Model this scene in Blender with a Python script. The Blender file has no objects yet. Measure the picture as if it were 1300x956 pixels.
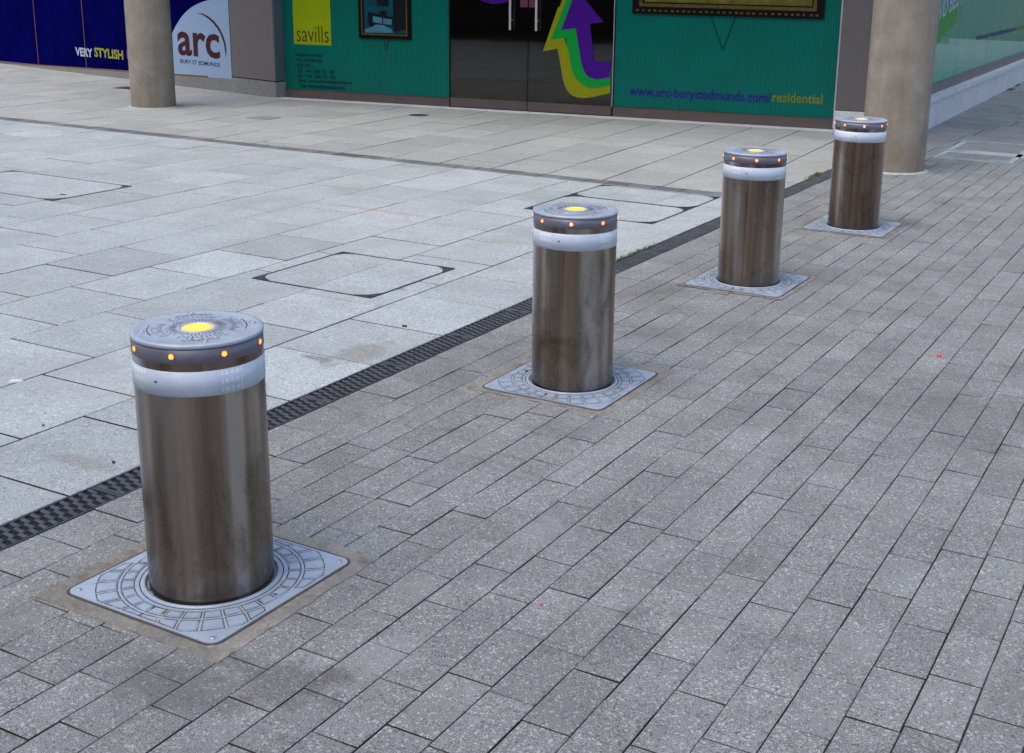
import bpy, math, random
from mathutils import Vector, Matrix
PI = math.pi
rnd = random.Random(7)
scene = bpy.context.scene
col = scene.collection

# ------------------------------------------------------------------ helpers
class MB:
    """collects faces; build() links them as ONE mesh object"""
    def __init__(s): s.v = []; s.f = []; s.m = []; s.t = []; s.tone = 0.5; s.mat = 0; s.sm = []; s.smooth = False
    def face(s, pts):
        i = len(s.v); s.v += [tuple(p) for p in pts]; s.f.append(tuple(range(i, i + len(pts))))
        s.m.append(s.mat); s.t.append(s.tone); s.sm.append(s.smooth)
    def idx(s, vs, fs, smooth=False):
        i = len(s.v); s.v += [tuple(p) for p in vs]
        for f in fs:
            s.f.append(tuple(i + k for k in f)); s.m.append(s.mat); s.t.append(s.tone); s.sm.append(smooth)
    def box(s, x0, x1, y0, y1, z0, z1, b=0.0):
        if b <= 0:
            v = [(x, y, z) for z in (z0, z1) for (x, y) in ((x0, y0), (x1, y0), (x1, y1), (x0, y1))]
            s.idx(v, [(3, 2, 1, 0), (4, 5, 6, 7), (0, 1, 5, 4), (1, 2, 6, 5), (2, 3, 7, 6), (3, 0, 4, 7)])
        else:
            r = [(x0, y0), (x1, y0), (x1, y1), (x0, y1)]; q = [(x0+b, y0+b), (x1-b, y0+b), (x1-b, y1-b), (x0+b, y1-b)]
            v = [(x, y, z0) for x, y in r] + [(x, y, z1 - b) for x, y in r] + [(x, y, z1) for x, y in q]
            s.idx(v, [(3, 2, 1, 0), (8, 9, 10, 11)] + [(i, (i+1) % 4, 4+(i+1) % 4, 4+i) for i in range(4)] + [(4+i, 4+(i+1) % 4, 8+(i+1) % 4, 8+i) for i in range(4)])
    def lathe(s, prof, n=64, cap0=False, cap1=False, cx=0, cy=0, smooth=True):
        v = []; f = []
        for r, z in prof:
            v += [(cx + r*math.cos(2*PI*k/n), cy + r*math.sin(2*PI*k/n), z) for k in range(n)]
        for j in range(len(prof) - 1):
            for k in range(n):
                a = j*n + k; b = j*n + (k+1) % n
                f.append((a, b, b + n, a + n))
        s.idx(v, f, smooth)
        if cap0: s.face([v[k] for k in range(n)][::-1])
        if cap1: s.face([v[(len(prof)-1)*n + k] for k in range(n)])
    def tube(s, a, b, r, n=12, cap=True):
        a = Vector(a); b = Vector(b); d = (b - a).normalized()
        p = d.orthogonal().normalized(); q = d.cross(p)
        v = [tuple(c + p*(r*math.cos(2*PI*k/n)) + q*(r*math.sin(2*PI*k/n))) for c in (a, b) for k in range(n)]
        s.idx(v, [(k, (k+1) % n, n + (k+1) % n, n + k) for k in range(n)], True)
        if cap: s.face(v[:n][::-1]); s.face(v[n:])
    def prism(s, pts, z0, z1):
        n = len(pts)
        s.face([(x, y, z1) for x, y in pts]); s.face([(x, y, z0) for x, y in pts][::-1])
        for i in range(n):
            (xa, ya), (xb, yb) = pts[i], pts[(i+1) % n]
            s.face([(xa, ya, z0), (xb, yb, z0), (xb, yb, z1), (xa, ya, z1)])
    def build(s, name, mats, parent=None, fr=None):
        if not isinstance(mats, (list, tuple)): mats = [mats]
        me = bpy.data.meshes.new(name)
        vs = s.v if fr is None else [fr(*p) for p in s.v]
        me.from_pydata(vs, [], s.f)
        for m in mats: me.materials.append(m)
        me.polygons.foreach_set('material_index', s.m)
        me.polygons.foreach_set('use_smooth', s.sm)
        at = me.attributes.new('tone', 'FLOAT', 'FACE'); at.data.foreach_set('value', s.t)
        me.update()
        o = bpy.data.objects.new(name, me); col.objects.link(o)
        if parent: o.parent = parent
        return o

def tag(o, label=None, cat=None, group=None, kind=None):
    if label: o['label'] = label
    if cat: o['category'] = cat
    if group: o['group'] = group
    if kind: o['kind'] = kind
    return o
def empty(name, loc=(0, 0, 0), rz=0, label=None, cat=None, group=None):
    o = bpy.data.objects.new(name, None); col.objects.link(o); o.location = loc; o.rotation_euler = (0, 0, rz)
    o.empty_display_size = .1
    return tag(o, label, cat, group)
def copy_tree(o, parent=None):
    c = o.copy(); col.objects.link(c); c.parent = parent
    for ch in [k for k in bpy.data.objects if k.parent == o]: copy_tree(ch, c)
    return c

# ------------------------------------------------------------------ materials
class NT:
    def __init__(s, name):
        s.m = bpy.data.materials.new(name); s.m.use_nodes = True; s.t = s.m.node_tree
        s.b = s.t.nodes['Principled BSDF']; s.out = s.t.nodes['Material Output']
        s._c = None
    def n(s, ty, **kw):
        nd = s.t.nodes.new(ty)
        for k, v in kw.items():
            if k.startswith('i_'):
                nd.inputs[k[2:].replace('_', ' ')].default_value = v
            else: setattr(nd, k, v)
        return nd
    def l(s, a, b): s.t.links.new(a, b)
    def coord(s, kind='Object'):
        return s.n('ShaderNodeTexCoord').outputs[kind]
    def noise(s, vec, scale, detail=2, rough=.5, dist=0):
        nd = s.n('ShaderNodeTexNoise'); nd.inputs['Scale'].default_value = scale; nd.inputs['Detail'].default_value = detail
        nd.inputs['Roughness'].default_value = rough; nd.inputs['Distortion'].default_value = dist
        s.l(vec, nd.inputs['Vector']); return nd.outputs['Fac']
    def voro(s, vec, scale, feature='F1', out='Distance'):
        nd = s.n('ShaderNodeTexVoronoi', feature=feature); nd.inputs['Scale'].default_value = scale
        s.l(vec, nd.inputs['Vector']); return nd.outputs[out]
    def ramp(s, fac, stops, interp='LINEAR'):
        nd = s.n('ShaderNodeValToRGB'); nd.color_ramp.interpolation = interp
        e = nd.color_ramp.elements
        while len(e) > 1: e.remove(e[-1])
        e[0].position = stops[0][0]; e[0].color = c4(stops[0][1])
        for p, c in stops[1:]:
            k = e.new(p); k.color = c4(c)
        s.l(fac, nd.inputs['Fac']); return nd.outputs['Color']
    def mr(s, v, a, b, c, d):
        nd = s.n('ShaderNodeMapRange'); s.l(v, nd.inputs['Value'])
        for k, x in zip(('From Min', 'From Max', 'To Min', 'To Max'), (a, b, c, d)): nd.inputs[k].default_value = x
        return nd.outputs['Result']
    def mix(s, fac, a, b, mode='MIX'):
        nd = s.n('ShaderNodeMix', data_type='RGBA', blend_type=mode)
        for sock, x in ((nd.inputs[0], fac), (nd.inputs[6], a), (nd.inputs[7], b)):
            if hasattr(x, 'is_linked'): s.l(x, sock)
            else: sock.default_value = c4(x) if sock.type == 'RGBA' else x
        return nd.outputs[2]
    def math(s, op, a, b=0.0):
        nd = s.n('ShaderNodeMath', operation=op)
        for sock, x in ((nd.inputs[0], a), (nd.inputs[1], b)):
            if hasattr(x, 'is_linked'): s.l(x, sock)
            else: sock.default_value = x
        return nd.outputs[0]
    def bump(s, h, strength=.3, dist=.002):
        nd = s.n('ShaderNodeBump'); nd.inputs['Strength'].default_value = strength; nd.inputs['Distance'].default_value = dist
        s.l(h, nd.inputs['Height']); s.l(nd.outputs['Normal'], s.b.inputs['Normal'])
    def scalev(s, vec, sc, off=None):
        nd = s.n('ShaderNodeMapping'); nd.inputs['Scale'].default_value = sc
        s.l(vec, nd.inputs['Vector'])
        if off is not None: s.l(off, nd.inputs['Location'])
        return nd.outputs['Vector']
    def set(s, **kw):
        for k, v in kw.items():
            s.b.inputs[k.replace('_', ' ')].default_value = c4(v) if isinstance(v, (tuple, list)) else v
        return s
def c4(c):
    if isinstance(c, (int, float)): return (c, c, c, 1)
    return tuple(c) + (1,) if len(c) == 3 else tuple(c)

def plain(name, c, rough=.6, metal=0, emit=0, noise_amt=.12, noise_scale=9, spec=.5):
    t = NT(name)
    if any(k in name for k in ('ink', 'lettering', 'photo', 'vinyl', 'frame', 'painting', 'seal', 'notice')): spec = .12
    t.b.inputs['Specular IOR Level'].default_value = spec
    if noise_amt and not emit:
        f = t.noise(t.coord(), noise_scale, 4, .6)
        k = t.mr(f, .3, .7, 1 - noise_amt, 1 + noise_amt)
        g = t.n('ShaderNodeVectorMath', operation='SCALE'); g.inputs[0].default_value = c[:3]; t.l(k, g.inputs['Scale'])
        t.l(g.outputs[0], t.b.inputs['Base Color'])
        t.l(t.mr(f, .3, .7, rough*.85, min(1, rough*1.15)), t.b.inputs['Roughness'])
    else:
        t.set(Base_Color=c, Roughness=rough)
    t.b.inputs['Metallic'].default_value = metal
    if emit:
        t.b.inputs['Emission Color'].default_value = c4(c); t.b.inputs['Emission Strength'].default_value = emit
    return t.m

def granite(name, base, dark, light, speck=210, tonevar=.16, mott=.10, stain=(.09, .075, .06), stain_amt=.5, extra=None):
    t = NT(name); co = t.coord()
    sp = t.noise(co, speck, 3, .72)
    c = t.ramp(sp, [(.36, dark), (.46, base), (.54, base), (.66, light)])
    v = t.voro(co, speck*.55, out='Color')
    sep = t.n('ShaderNodeSeparateColor'); t.l(v, sep.inputs[0])
    c = t.mix(t.mr(sep.outputs[0], .90, .94, 0, .55), c, dark)
    c = t.mix(t.mr(sep.outputs[1], .90, .94, 0, .6), c, light)
    at = t.n('ShaderNodeAttribute', attribute_name='tone')
    k1 = t.mr(at.outputs['Fac'], 0, 1, 1 - tonevar, 1 + tonevar)
    k2 = t.mr(t.noise(co, 3.1, 5, .62), .3, .7, 1 - mott, 1 + mott)
    k3 = t.mr(t.noise(co, 28, 3, .6), .3, .7, .94, 1.06)
    k = t.math('MULTIPLY', t.math('MULTIPLY', k1, k2), k3)
    g = t.n('ShaderNodeVectorMath', operation='SCALE'); t.l(c, g.inputs[0]); t.l(k, g.inputs['Scale']); c = g.outputs[0]
    # irregular dirt blotches
    b = t.noise(co, 1.7, 6, .68, .6)
    c = t.mix(t.mr(b, .60, .78, 0, stain_amt), c, stain)
    b2 = t.noise(co, 6.5, 5, .7, .3)
    c = t.mix(t.mr(b2, .66, .8, 0, stain_amt*.7), c, stain)
    if extra: c = extra(t, co, c)
    t.l(c, t.b.inputs['Base Color'])
    t.l(t.mr(b, .3, .8, .62, .82), t.b.inputs['Roughness'])
    t.bump(t.math('ADD', sp, t.math('MULTIPLY', t.noise(co, 28, 3, .6), 1.5)), .5, .0016)
    return t.m

def spot(t, co, c, x, y, rx, ry, colr, amt, nscale=9, rot=0):
    mp = t.n('ShaderNodeMapping'); mp.inputs['Location'].default_value = (-x/rx, -y/ry, 0); mp.inputs['Scale'].default_value = (1/rx, 1/ry, 0)
    t.l(co, mp.inputs['Vector'])
    ln = t.n('ShaderNodeVectorMath', operation='LENGTH'); t.l(mp.outputs[0], ln.inputs[0])
    d = t.math('ADD', ln.outputs['Value'], t.mr(t.noise(co, nscale, 5, .7), .3, .7, -.5, .5))
    return t.mix(t.mr(d, .55, 1.05, amt, 0), c, colr)

def gum(t, co, c, sc, colr, amt, thr=.035):
    v = t.n('ShaderNodeTexVoronoi'); v.inputs['Scale'].default_value = sc; v.inputs['Randomness'].default_value = 1
    t.l(co, v.inputs['Vector']); sp = t.n('ShaderNodeSeparateColor'); t.l(v.outputs['Color'], sp.inputs[0])
    d = t.math('ADD', v.outputs['Distance'], t.mr(t.noise(co, 70, 2, .6), .3, .7, -.012, .012))
    m = t.math('MULTIPLY', t.mr(d, thr*.7, thr, amt, 0), t.math('GREATER_THAN', sp.outputs[0], .55))
    return t.mix(m, c, colr)
def ex_light(t, co, c):
    c = gum(t, co, c, 1.9, (.17, .17, .165), .55, .026)
    c = t.mix(t.mr(t.noise(co, 1.1, 6, .72, .8), .50, .70, 0, .42), c, (.29, .285, .27))
    c = spot(t, co, c, -5.0, 6.68, .62, .05, (.42, .27, .16), .45)
    c = spot(t, co, c, -3.75, 6.3, .2, .03, (.40, .28, .18), .35)
    c = spot(t, co, c, -8.0, 5.35, .35, .12, (.36, .25, .19), .45)
    c = spot(t, co, c, -6.9, 5.75, .18, .03, (.34, .2, .13), .5)
    c = spot(t, co, c, -3.16, 2.62, .16, .05, (.2, .18, .15), .4)
    c = spot(t, co, c, -3.13, 4.05, .10, .22, (.2, .17, .14), .45)
    c = spot(t, co, c, -3.25, 3.9, .08, .04, (.12, .11, .10), .6)
    c = spot(t, co, c, -3.68, 5.03, .09, .03, (.13, .12, .11), .5)
    return c
def ex_dark(t, co, c):
    c = gum(t, co, c, 2.3, (.09, .09, .09), .6, .035); c = gum(t, co, c, 3.1, (.36, .37, .37), .45, .03)
    # rusty brown haze and scuffs
    c = t.mix(t.mr(t.noise(co, 2.3, 6, .75, .8), .52, .72, 0, .38), c, (.135, .112, .09))
    c = t.mix(t.mr(t.noise(t.scalev(co, (5, 1.2, 1)), 1, 5, .7, .6), .56, .72, 0, .30), c, (.33, .34, .345))
    c = spot(t, co, c, -1.75, 1.93, .16, .10, (.06, .05, .042), .5)
    c = spot(t, co, c, -1.93, 1.80, .22, .10, (.08, .068, .058), .4)
    c = spot(t, co, c, -1.66, 2.02, .06, .04, (.06, .045, .04), .5)
    c = spot(t, co, c, -1.60, 2.15, .09, .11, (.30, .30, .31), .4)
    c = spot(t, co, c, -1.62, 2.95, .08, .11, (.30, .31, .33), .4)
    c = spot(t, co, c, -1.18, 2.62, .05, .05, (.09, .075, .065), .4)
    c = spot(t, co, c, -1.72, 2.45, .10, .08, (.28, .27, .25), .35)
    c = spot(t, co, c, -0.84, 4.6, .5, .4, (.08, .075, .07), .25)
    return c
def ex_mortar(t, co, c):
    c = t.mix(t.mr(t.noise(co, 14, 5, .72, .5), .50, .68, 0, .75), c, (.10, .085, .065))
    c = t.mix(t.mr(t.noise(co, 22, 4, .7), .58, .70, 0, .6), c, (.40, .39, .37))
    return t.mix(t.mr(t.noise(co, 90, 4, .7), .56, .70, 0, .4), c, (.12, .105, .09))
M = {}
M['light'] = granite('light_granite', (.395, .440, .445), (.16, .175, .18), (.64, .68, .70), speck=230, tonevar=.13, mott=.10, stain=(.22, .205, .19), stain_amt=.45, extra=ex_light)
M['far'] = granite('buff_stone', (.365, .385, .372), (.21, .215, .205), (.51, .52, .51), speck=150, tonevar=.12, mott=.09, stain=(.30, .26, .20), stain_amt=.45)
M['dark'] = granite('grey_paver', (.200, .212, .210), (.045, .047, .047), (.52, .53, .53), speck=330, tonevar=.14, mott=.17, stain=(.12, .105, .092), stain_amt=.5, extra=ex_dark)
M['sett'] = granite('dark_sett', (.15, .155, .165), (.07, .07, .08), (.26, .26, .27), speck=230, tonevar=.35, mott=.15, stain=(.08, .06, .05), stain_amt=.5)
M['mortar'] = granite('mortar', (.235, .222, .198), (.15, .14, .125), (.36, .345, .315), speck=420, tonevar=.1, mott=.40, stain=(.11, .09, .07), stain_amt=.9, extra=ex_mortar)
M['kerbstone'] = granite('pale_stone', (.60, .62, .65), (.45, .46, .48), (.74, .75, .77), speck=120, tonevar=.08, mott=.08, stain=(.33, .31, .28), stain_amt=.4)
M['greystone'] = granite('grey_stone', (.20, .20, .195), (.13, .13, .125), (.30, .30, .29), speck=120, tonevar=.08, mott=.10, stain=(.17, .15, .12), stain_amt=.5)
def mat_bed():
    t = NT('joint_sand'); co = t.coord()
    c = t.ramp(t.noise(co, 5, 5, .7), [(.35, (.028, .018, .012)), (.55, (.062, .042, .029)), (.7, (.12, .09, .065))])
    t.l(c, t.b.inputs['Base Color']); t.set(Roughness=.95); t.bump(t.noise(co, 300, 2), .5, .003); return t.m
M['bed'] = mat_bed()
def mat_concrete():
    t = NT('cast_concrete'); co = t.coord()
    f = t.noise(co, 4, 6, .65, .3)
    c = t.ramp(f, [(.3, (.205, .180, .145)), (.5, (.28, .252, .21)), (.7, (.35, .32, .275))])
    st = t.noise(t.scalev(co, (14, 14, 1.2)), 1, 4, .6)
    c = t.mix(t.mr(st, .5, .75, 0, .45), c, (.17, .14, .11))
    pit = t.voro(co, 42, out='Distance')
    big = t.noise(co, 11, 3, .6)
    pm = t.math('MULTIPLY', t.mr(pit, .10, .17, 1, 0), t.mr(big, .48, .56, 0, 1))
    c = t.mix(t.math('MULTIPLY', pm, .6), c, (.09, .075, .06))
    # browner and darker towards the foot, with its own ragged edge
    sx = t.n('ShaderNodeSeparateXYZ'); t.l(co, sx.inputs[0])
    low = t.mr(t.math('ADD', sx.outputs[2], t.mr(t.noise(t.scalev(co, (9, 9, 2)), 1, 4, .7), .3, .7, -.14, .14)), .02, .26, .45, 0)
    c = t.mix(low, c, (.17, .125, .085))
    c = t.mix(t.mr(t.noise(co, 160, 2, .6), .35, .65, .0, .25), c, (.19, .16, .12))
    t.l(c, t.b.inputs['Base Color']); t.set(Roughness=.85)
    t.bump(t.math('SUBTRACT', t.math('ADD', t.noise(co, 60, 4, .6), f), pm), .35, .004); return t.m
M['concrete'] = mat_concrete()

def objrand(t):
    r = t.n('ShaderNodeObjectInfo').outputs['Random']
    cb = t.n('ShaderNodeCombineXYZ')
    for i, k in enumerate((37.0, 91.0, 13.0)): t.l(t.math('MULTIPLY', r, k), cb.inputs[i])
    return cb.outputs[0]
def mat_steel():
    t = NT('brushed_stainless_steel'); co = t.coord(); off = objrand(t)
    sx = t.n('ShaderNodeSeparateXYZ'); t.l(co, sx.inputs[0])
    wide = t.noise(t.scalev(co, (10, 10, .35), off), 1, 2, .5, .1)
    fine = t.noise(t.scalev(co, (60, 60, .9), off), 1, 3, .55)
    smear = t.noise(t.scalev(co, (6, 6, 3.0), off), 1, 5, .62, .7)
    hair = t.noise(t.scalev(co, (8, 8, 700), off), 1, 2, .6)
    c = t.ramp(wide, [(.34, (.120, .080, .058)), (.47, (.190, .140, .108)), (.56, (.26, .212, .175)), (.66, (.47, .44, .415))])
    c = t.mix(t.mr(fine, .40, .68, 0, .25), c, (.42, .38, .35))
    c = t.mix(t.mr(smear, .52, .72, 0, .8), c, (.085, .056, .042))
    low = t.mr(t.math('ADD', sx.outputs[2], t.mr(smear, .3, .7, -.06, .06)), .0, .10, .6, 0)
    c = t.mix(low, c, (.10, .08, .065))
    c = t.mix(t.mr(t.noise(t.scalev(co, (26, 26, 26), off), 1, 4, .7), .60, .74, 0, .4), c, (.42, .39, .37))
    t.l(c, t.b.inputs['Base Color']); t.b.inputs['Metallic'].default_value = 1
    t.l(t.math('ADD', t.mr(smear, .3, .7, .24, .34), t.mr(fine, .3, .7, -.03, .03)), t.b.inputs['Roughness'])
    t.b.inputs['Anisotropic'].default_value = .85; t.b.inputs['Anisotropic Rotation'].default_value = .25
    tg = t.n('ShaderNodeTangent', direction_type='RADIAL', axis='Z'); t.l(tg.outputs[0], t.b.inputs['Tangent'])
    t.l(t.math('ADD', t.mr(hair, .3, .7, -.03, .03), t.mr(smear, .3, .7, .16, .30)), t.b.inputs['Roughness'])
    return t.m
M['steel'] = mat_steel()
def mat_cast(name, base, hi, grime, r=.45, metal=.35, amt=.4):
    t = NT(name); co = t.coord(); off = objrand(t)
    cc = t.scalev(co, (1, 1, 1), off)
    f = t.noise(cc, 16, 5, .65)
    c = t.mix(t.mr(f, .3, .7, 0, 1), base, hi)
    g = t.noise(cc, 34, 5, .7, .4)
    c = t.mix(t.mr(g, .56, .74, 0, amt), c, grime)
    t.l(c, t.b.inputs['Base Color']); t.b.inputs['Metallic'].default_value = metal
    t.l(t.mr(g, .3, .7, r*.8, r*1.35), t.b.inputs['Roughness'])
    t.bump(t.math('ADD', t.noise(cc, 500, 2, .6), g), .3, .0006); return t.m
M['cast'] = mat_cast('galvanised_casting', (.37, .46, .58), (.48, .57, .68), (.24, .24, .235), amt=.7)
M['lid'] = mat_cast('lid_casting', (.36, .43, .52), (.47, .54, .63), (.24, .23, .22), r=.42, metal=.25)
M['casing'] = mat_cast('lamp_casing', (.14, .14, .185), (.185, .185, .24), (.06, .055, .055), r=.4, metal=.3)
M['iron'] = mat_cast('cast_iron', (.045, .052, .062), (.095, .105, .12), (.12, .065, .035), r=.42, metal=.4, amt=.55)
M['rust'] = mat_cast('rusty_edge', (.055, .045, .045), (.10, .08, .07), (.15, .075, .04), r=.7, metal=.2, amt=.8)
M['covermetal'] = mat_cast('cover_corner_metal', (.035, .052, .060), (.075, .105, .12), (.05, .045, .04), r=.5, metal=.4)
M['greenmetal'] = mat_cast('inspection_cover_metal', (.22, .30, .33), (.36, .45, .50), (.12, .13, .12), r=.5, metal=.4)
M['black'] = plain('black_gap', (.008, .008, .008), .9, noise_amt=0)
def mat_dirt():
    t = NT('groove_dirt'); co = t.coord(); off = objrand(t)
    f = t.noise(t.scalev(co, (1, 1, 1), off), 11, 4, .65)
    c = t.ramp(f, [(.40, (.24, .29, .36)), (.47, (.13, .14, .16)), (.55, (.08, .065, .05)), (.61, (.20, .14, .08)), (.68, (.46, .42, .36))])
    t.l(c, t.b.inputs['Base Color']); t.set(Roughness=.85); return t.m
M['dirt'] = mat_dirt()
def mat_tape():
    t = NT('reflective_tape'); co = t.coord()
    # honeycomb prismatic pattern
    ang = t.n('ShaderNodeSeparateXYZ'); t.l(co, ang.inputs[0])
    a = t.math('ARCTAN2', ang.outputs[1], ang.outputs[0])
    cb = t.n('ShaderNodeCombineXYZ'); t.l(t.math('MULTIPLY', a, .16), cb.inputs[0]); t.l(ang.outputs[2], cb.inputs[1])
    v = t.voro(cb.outputs[0], 330, feature='DISTANCE_TO_EDGE')
    off = objrand(t)
    k = t.noise(t.scalev(co, (9, 9, 9), off), 1, 3, .6)
    c = t.mix(t.mr(k, .35, .65, 0, 1), (.54, .63, .76), (.64, .72, .84))
    c = t.mix(t.mr(v, .0, .16, .40, 0), c, (.26, .33, .44))
    # pale retroreflective blocks, printed three high at intervals round the band
    u = t.math('FRACT', t.math('MULTIPLY', t.math('ADD', a, 2.618), 4/(2*PI)))
    um = t.math('MULTIPLY', t.math('GREATER_THAN', u, .375), t.math('LESS_THAN', u, .60))
    w = t.math('FRACT', t.math('MULTIPLY', u, 17.8))
    wm = t.mr(w, .30, .38, 0, 1)
    z = t.math('FRACT', t.math('MULTIPLY', t.math('SUBTRACT', ang.outputs[2], .562), 1/.0215))
    zm = t.math('MULTIPLY', t.mr(z, .22, .3, 0, 1), t.mr(z, .72, .8, 1, 0))
    m = t.math('MULTIPLY', t.math('MULTIPLY', um, wm), zm)
    c = t.mix(t.math('MULTIPLY', m, .6), c, (.85, .86, .88))
    t.l(c, t.b.inputs['Base Color']); t.set(Roughness=.42); t.b.inputs['Metallic'].default_value = .0
    t.bump(v, .25, .0005)
    return t.m
M['tape'] = mat_tape()
def mat_lamp(name, core, rim, r0):
    t = NT(name); co = t.coord()
    ln = t.n('ShaderNodeVectorMath', operation='LENGTH'); t.l(co, ln.inputs[0])
    n = t.noise(co, 260, 2, .5)
    c = t.mix(t.mr(ln.outputs['Value'], r0*.62, r0, 0, 1), core, rim)
    t.set(Base_Color=(.5, .25, .03), Roughness=.25)
    t.l(c, t.b.inputs['Emission Color']); t.l(t.mr(n, .3, .7, .8, 1.15), t.b.inputs['Emission Strength']); return t.m
M['toplamp'] = mat_lamp('amber_top_lamp', (2.4, .60, .06), (2.4, .26, .01), .040)
M['sidelamp'] = mat_lamp('amber_side_lamp', (3.0, .48, .04), (3.0, .11, .004), .0085)
M['redlamp'] = mat_lamp('orange_red_front_lamp', (5.0, .55, .40), (4.0, .05, .03), .0085)
def mat_green():
    t = NT('green_printed_vinyl'); co = t.coord('UV') if False else t.coord()
    sx = t.n('ShaderNodeSeparateXYZ'); t.l(co, sx.inputs[0])
    w = t.math('SINE', t.math('MULTIPLY', sx.outputs[0], 2*PI/.030))
    w2 = t.math('SINE', t.math('MULTIPLY', sx.outputs[0], 2*PI/.0075))
    f = t.noise(co, 2.5, 4, .6)
    c = t.mix(t.mr(w, -1, 1, 0, 1), (.000, .100, .080), (.001, .160, .126))
    c = t.mix(t.mr(w2, .3, 1, 0, .25), c, (.012, .18, .14))
    c = t.mix(t.mr(f, .35, .7, 0, .30), c, (.010, .065, .056))
    t.l(c, t.b.inputs['Base Color']); t.set(Roughness=.22); t.b.inputs['Specular IOR Level'].default_value = .12
    t.bump(f, .03, .004); return t.m
M['green'] = mat_green()
def mat_glass(name, tint, trans=.55, rough=.03):
    t = NT(name)
    gl = t.n('ShaderNodeBsdfGlossy'); gl.inputs['Roughness'].default_value = rough; gl.inputs['Color'].default_value = (1, 1, 1, 1)
    tr = t.n('ShaderNodeBsdfTransparent'); tr.inputs['Color'].default_value = c4(tint)
    fr = t.n('ShaderNodeFresnel'); fr.inputs['IOR'].default_value = 1.55
    mx = t.n('ShaderNodeMixShader'); t.l(fr.outputs[0], mx.inputs[0]); t.l(tr.outputs[0], mx.inputs[1]); t.l(gl.outputs[0], mx.inputs[2])
    t.l(mx.outputs[0], t.out.inputs['Surface']); return t.m
M['glass'] = mat_glass('dark_tinted_glass', (.55, .55, .52))
def mat_greenglass():
    t = NT('green_film_glass'); co = t.coord()
    f = t.noise(co, 1.6, 3, .6)
    t.l(t.mix(t.mr(f, .3, .7, 0, 1), (.016, .30, .21), (.026, .38, .27)), t.b.inputs['Base Color'])
    t.set(Roughness=.04); t.b.inputs['IOR'].default_value = 1.38; return t.m
M['greenglass'] = mat_greenglass()
M['brownmetal'] = plain('brown_bronze_metal', (.11, .085, .078), .35, .2, noise_amt=.10, noise_scale=5)
M['pillar'] = plain('taupe_metal_panel', (.135, .118, .118), .45, .1, noise_amt=.05)
M['pillarblue'] = plain('blue_grey_return', (.07, .105, .13), .4, .1, noise_amt=.05)
M['seal'] = plain('black_rubber_seal', (.012, .012, .013), .6, noise_amt=0)
M['alu'] = plain('pale_aluminium_trim', (.50, .52, .54), .35, .6)
M['handle'] = plain('steel_pull_bar', (.50, .48, .48), .4, .2)
M['navy'] = plain('navy_hoarding_vinyl', (.002, .002, .070), .55, 0, noise_amt=.25, noise_scale=2.2)
M['navy'].node_tree.nodes['Principled BSDF'].inputs['Specular IOR Level'].default_value = .0
M['wood'] = plain('raw_plywood_edge', (.20, .085, .035), .8, noise_amt=.35, noise_scale=14)
M['logowhite'] = plain('pale_blue_board', (.26, .38, .56), .5, noise_amt=.05, noise_scale=3)
M['maroon'] = plain('dark_maroon_ink', (.055, .012, .016), .5, noise_amt=0)
M['inkdark'] = plain('dark_ink', (.012, .016, .03), .5, noise_amt=0)
M['whiteink'] = plain('white_ink', (.42, .46, .60), .5, noise_amt=0)
M['limeink'] = plain('lime_ink', (.27, .31, .02), .5, noise_amt=0)
M['pinkink'] = plain('magenta_ink', (.28, .015, .16), .5, noise_amt=0)
M['lime'] = plain('lime_sign_vinyl', (.27, .36, .004), .4, noise_amt=.06, noise_scale=3)
M['redink'] = plain('dark_red_ink', (.10, .016, .012), .5, noise_amt=0)
M['greenink'] = plain('dark_green_ink', (.004, .030, .028), .5, noise_amt=0)
M['purple'] = plain('purple_vinyl', (.055, .006, .21), .35, noise_amt=.05)
M['brightgreen'] = plain('bright_green_vinyl', (.004, .28, .040), .35, noise_amt=.05)
M['mustard'] = plain('mustard_vinyl', (.24, .25, .008), .35, noise_amt=.05)
M['urlpurple'] = plain('purple_lettering', (.022, .004, .20), .4, noise_amt=0)
M['urlyellow'] = plain('olive_lettering', (.17, .20, .010), .4, noise_amt=0)
M['frameblack'] = plain('ebonised_frame', (.006, .004, .003), .35, noise_amt=.4, noise_scale=40)
M['framegold'] = plain('gilt_moulding', (.09, .065, .012), .4, .3, noise_amt=.4, noise_scale=30)
M['pictgold'] = plain('olive_painting', (.13, .12, .02), .5, noise_amt=.4, noise_scale=6)
M['teal'] = plain('teal_photo', (.004, .06, .085), .35, noise_amt=.25, noise_scale=5)
M['tealpale'] = plain('pale_teal_photo', (.06, .20, .27), .35, noise_amt=.25, noise_scale=7)
M['photodark'] = plain('dark_photo', (.006, .010, .014), .35, noise_amt=0)
M['room'] = plain('dark_room', (.11, .095, .085), .8, noise_amt=.2, noise_scale=1.2)
M['roomfloor'] = plain('dark_room_floor', (.22, .20, .18), .5, noise_amt=.3, noise_scale=1.5)
M['poster'] = plain('dusky_pink_notice', (.13, .045, .065), .6, noise_amt=.1)
M['render'] = plain('pale_render', (.42, .41, .39), .85, noise_amt=.08, noise_scale=1)
M['brick'] = plain('brown_brick', (.16, .10, .075), .85, noise_amt=.2, noise_scale=3)
M['window'] = plain('dark_window', (.03, .035, .04), .1, noise_amt=0)
M['stick'] = plain('pale_sticker', (.20, .21, .22), .5, noise_amt=.5, noise_scale=90)
M['paper'] = plain('white_paper', (.75, .76, .78), .7, noise_amt=.05)
M['redplastic'] = plain('red_plastic', (.75, .02, .04), .4, noise_amt=0)
M['pinkplastic'] = plain('pink_foil', (.60, .03, .22), .4, noise_amt=0)
M['cork'] = plain('orange_filter', (.30, .13, .04), .8, noise_amt=.3, noise_scale=300)
M['stone'] = plain('dark_stone', (.04, .04, .042), .8, noise_amt=.3, noise_scale=200)
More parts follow.
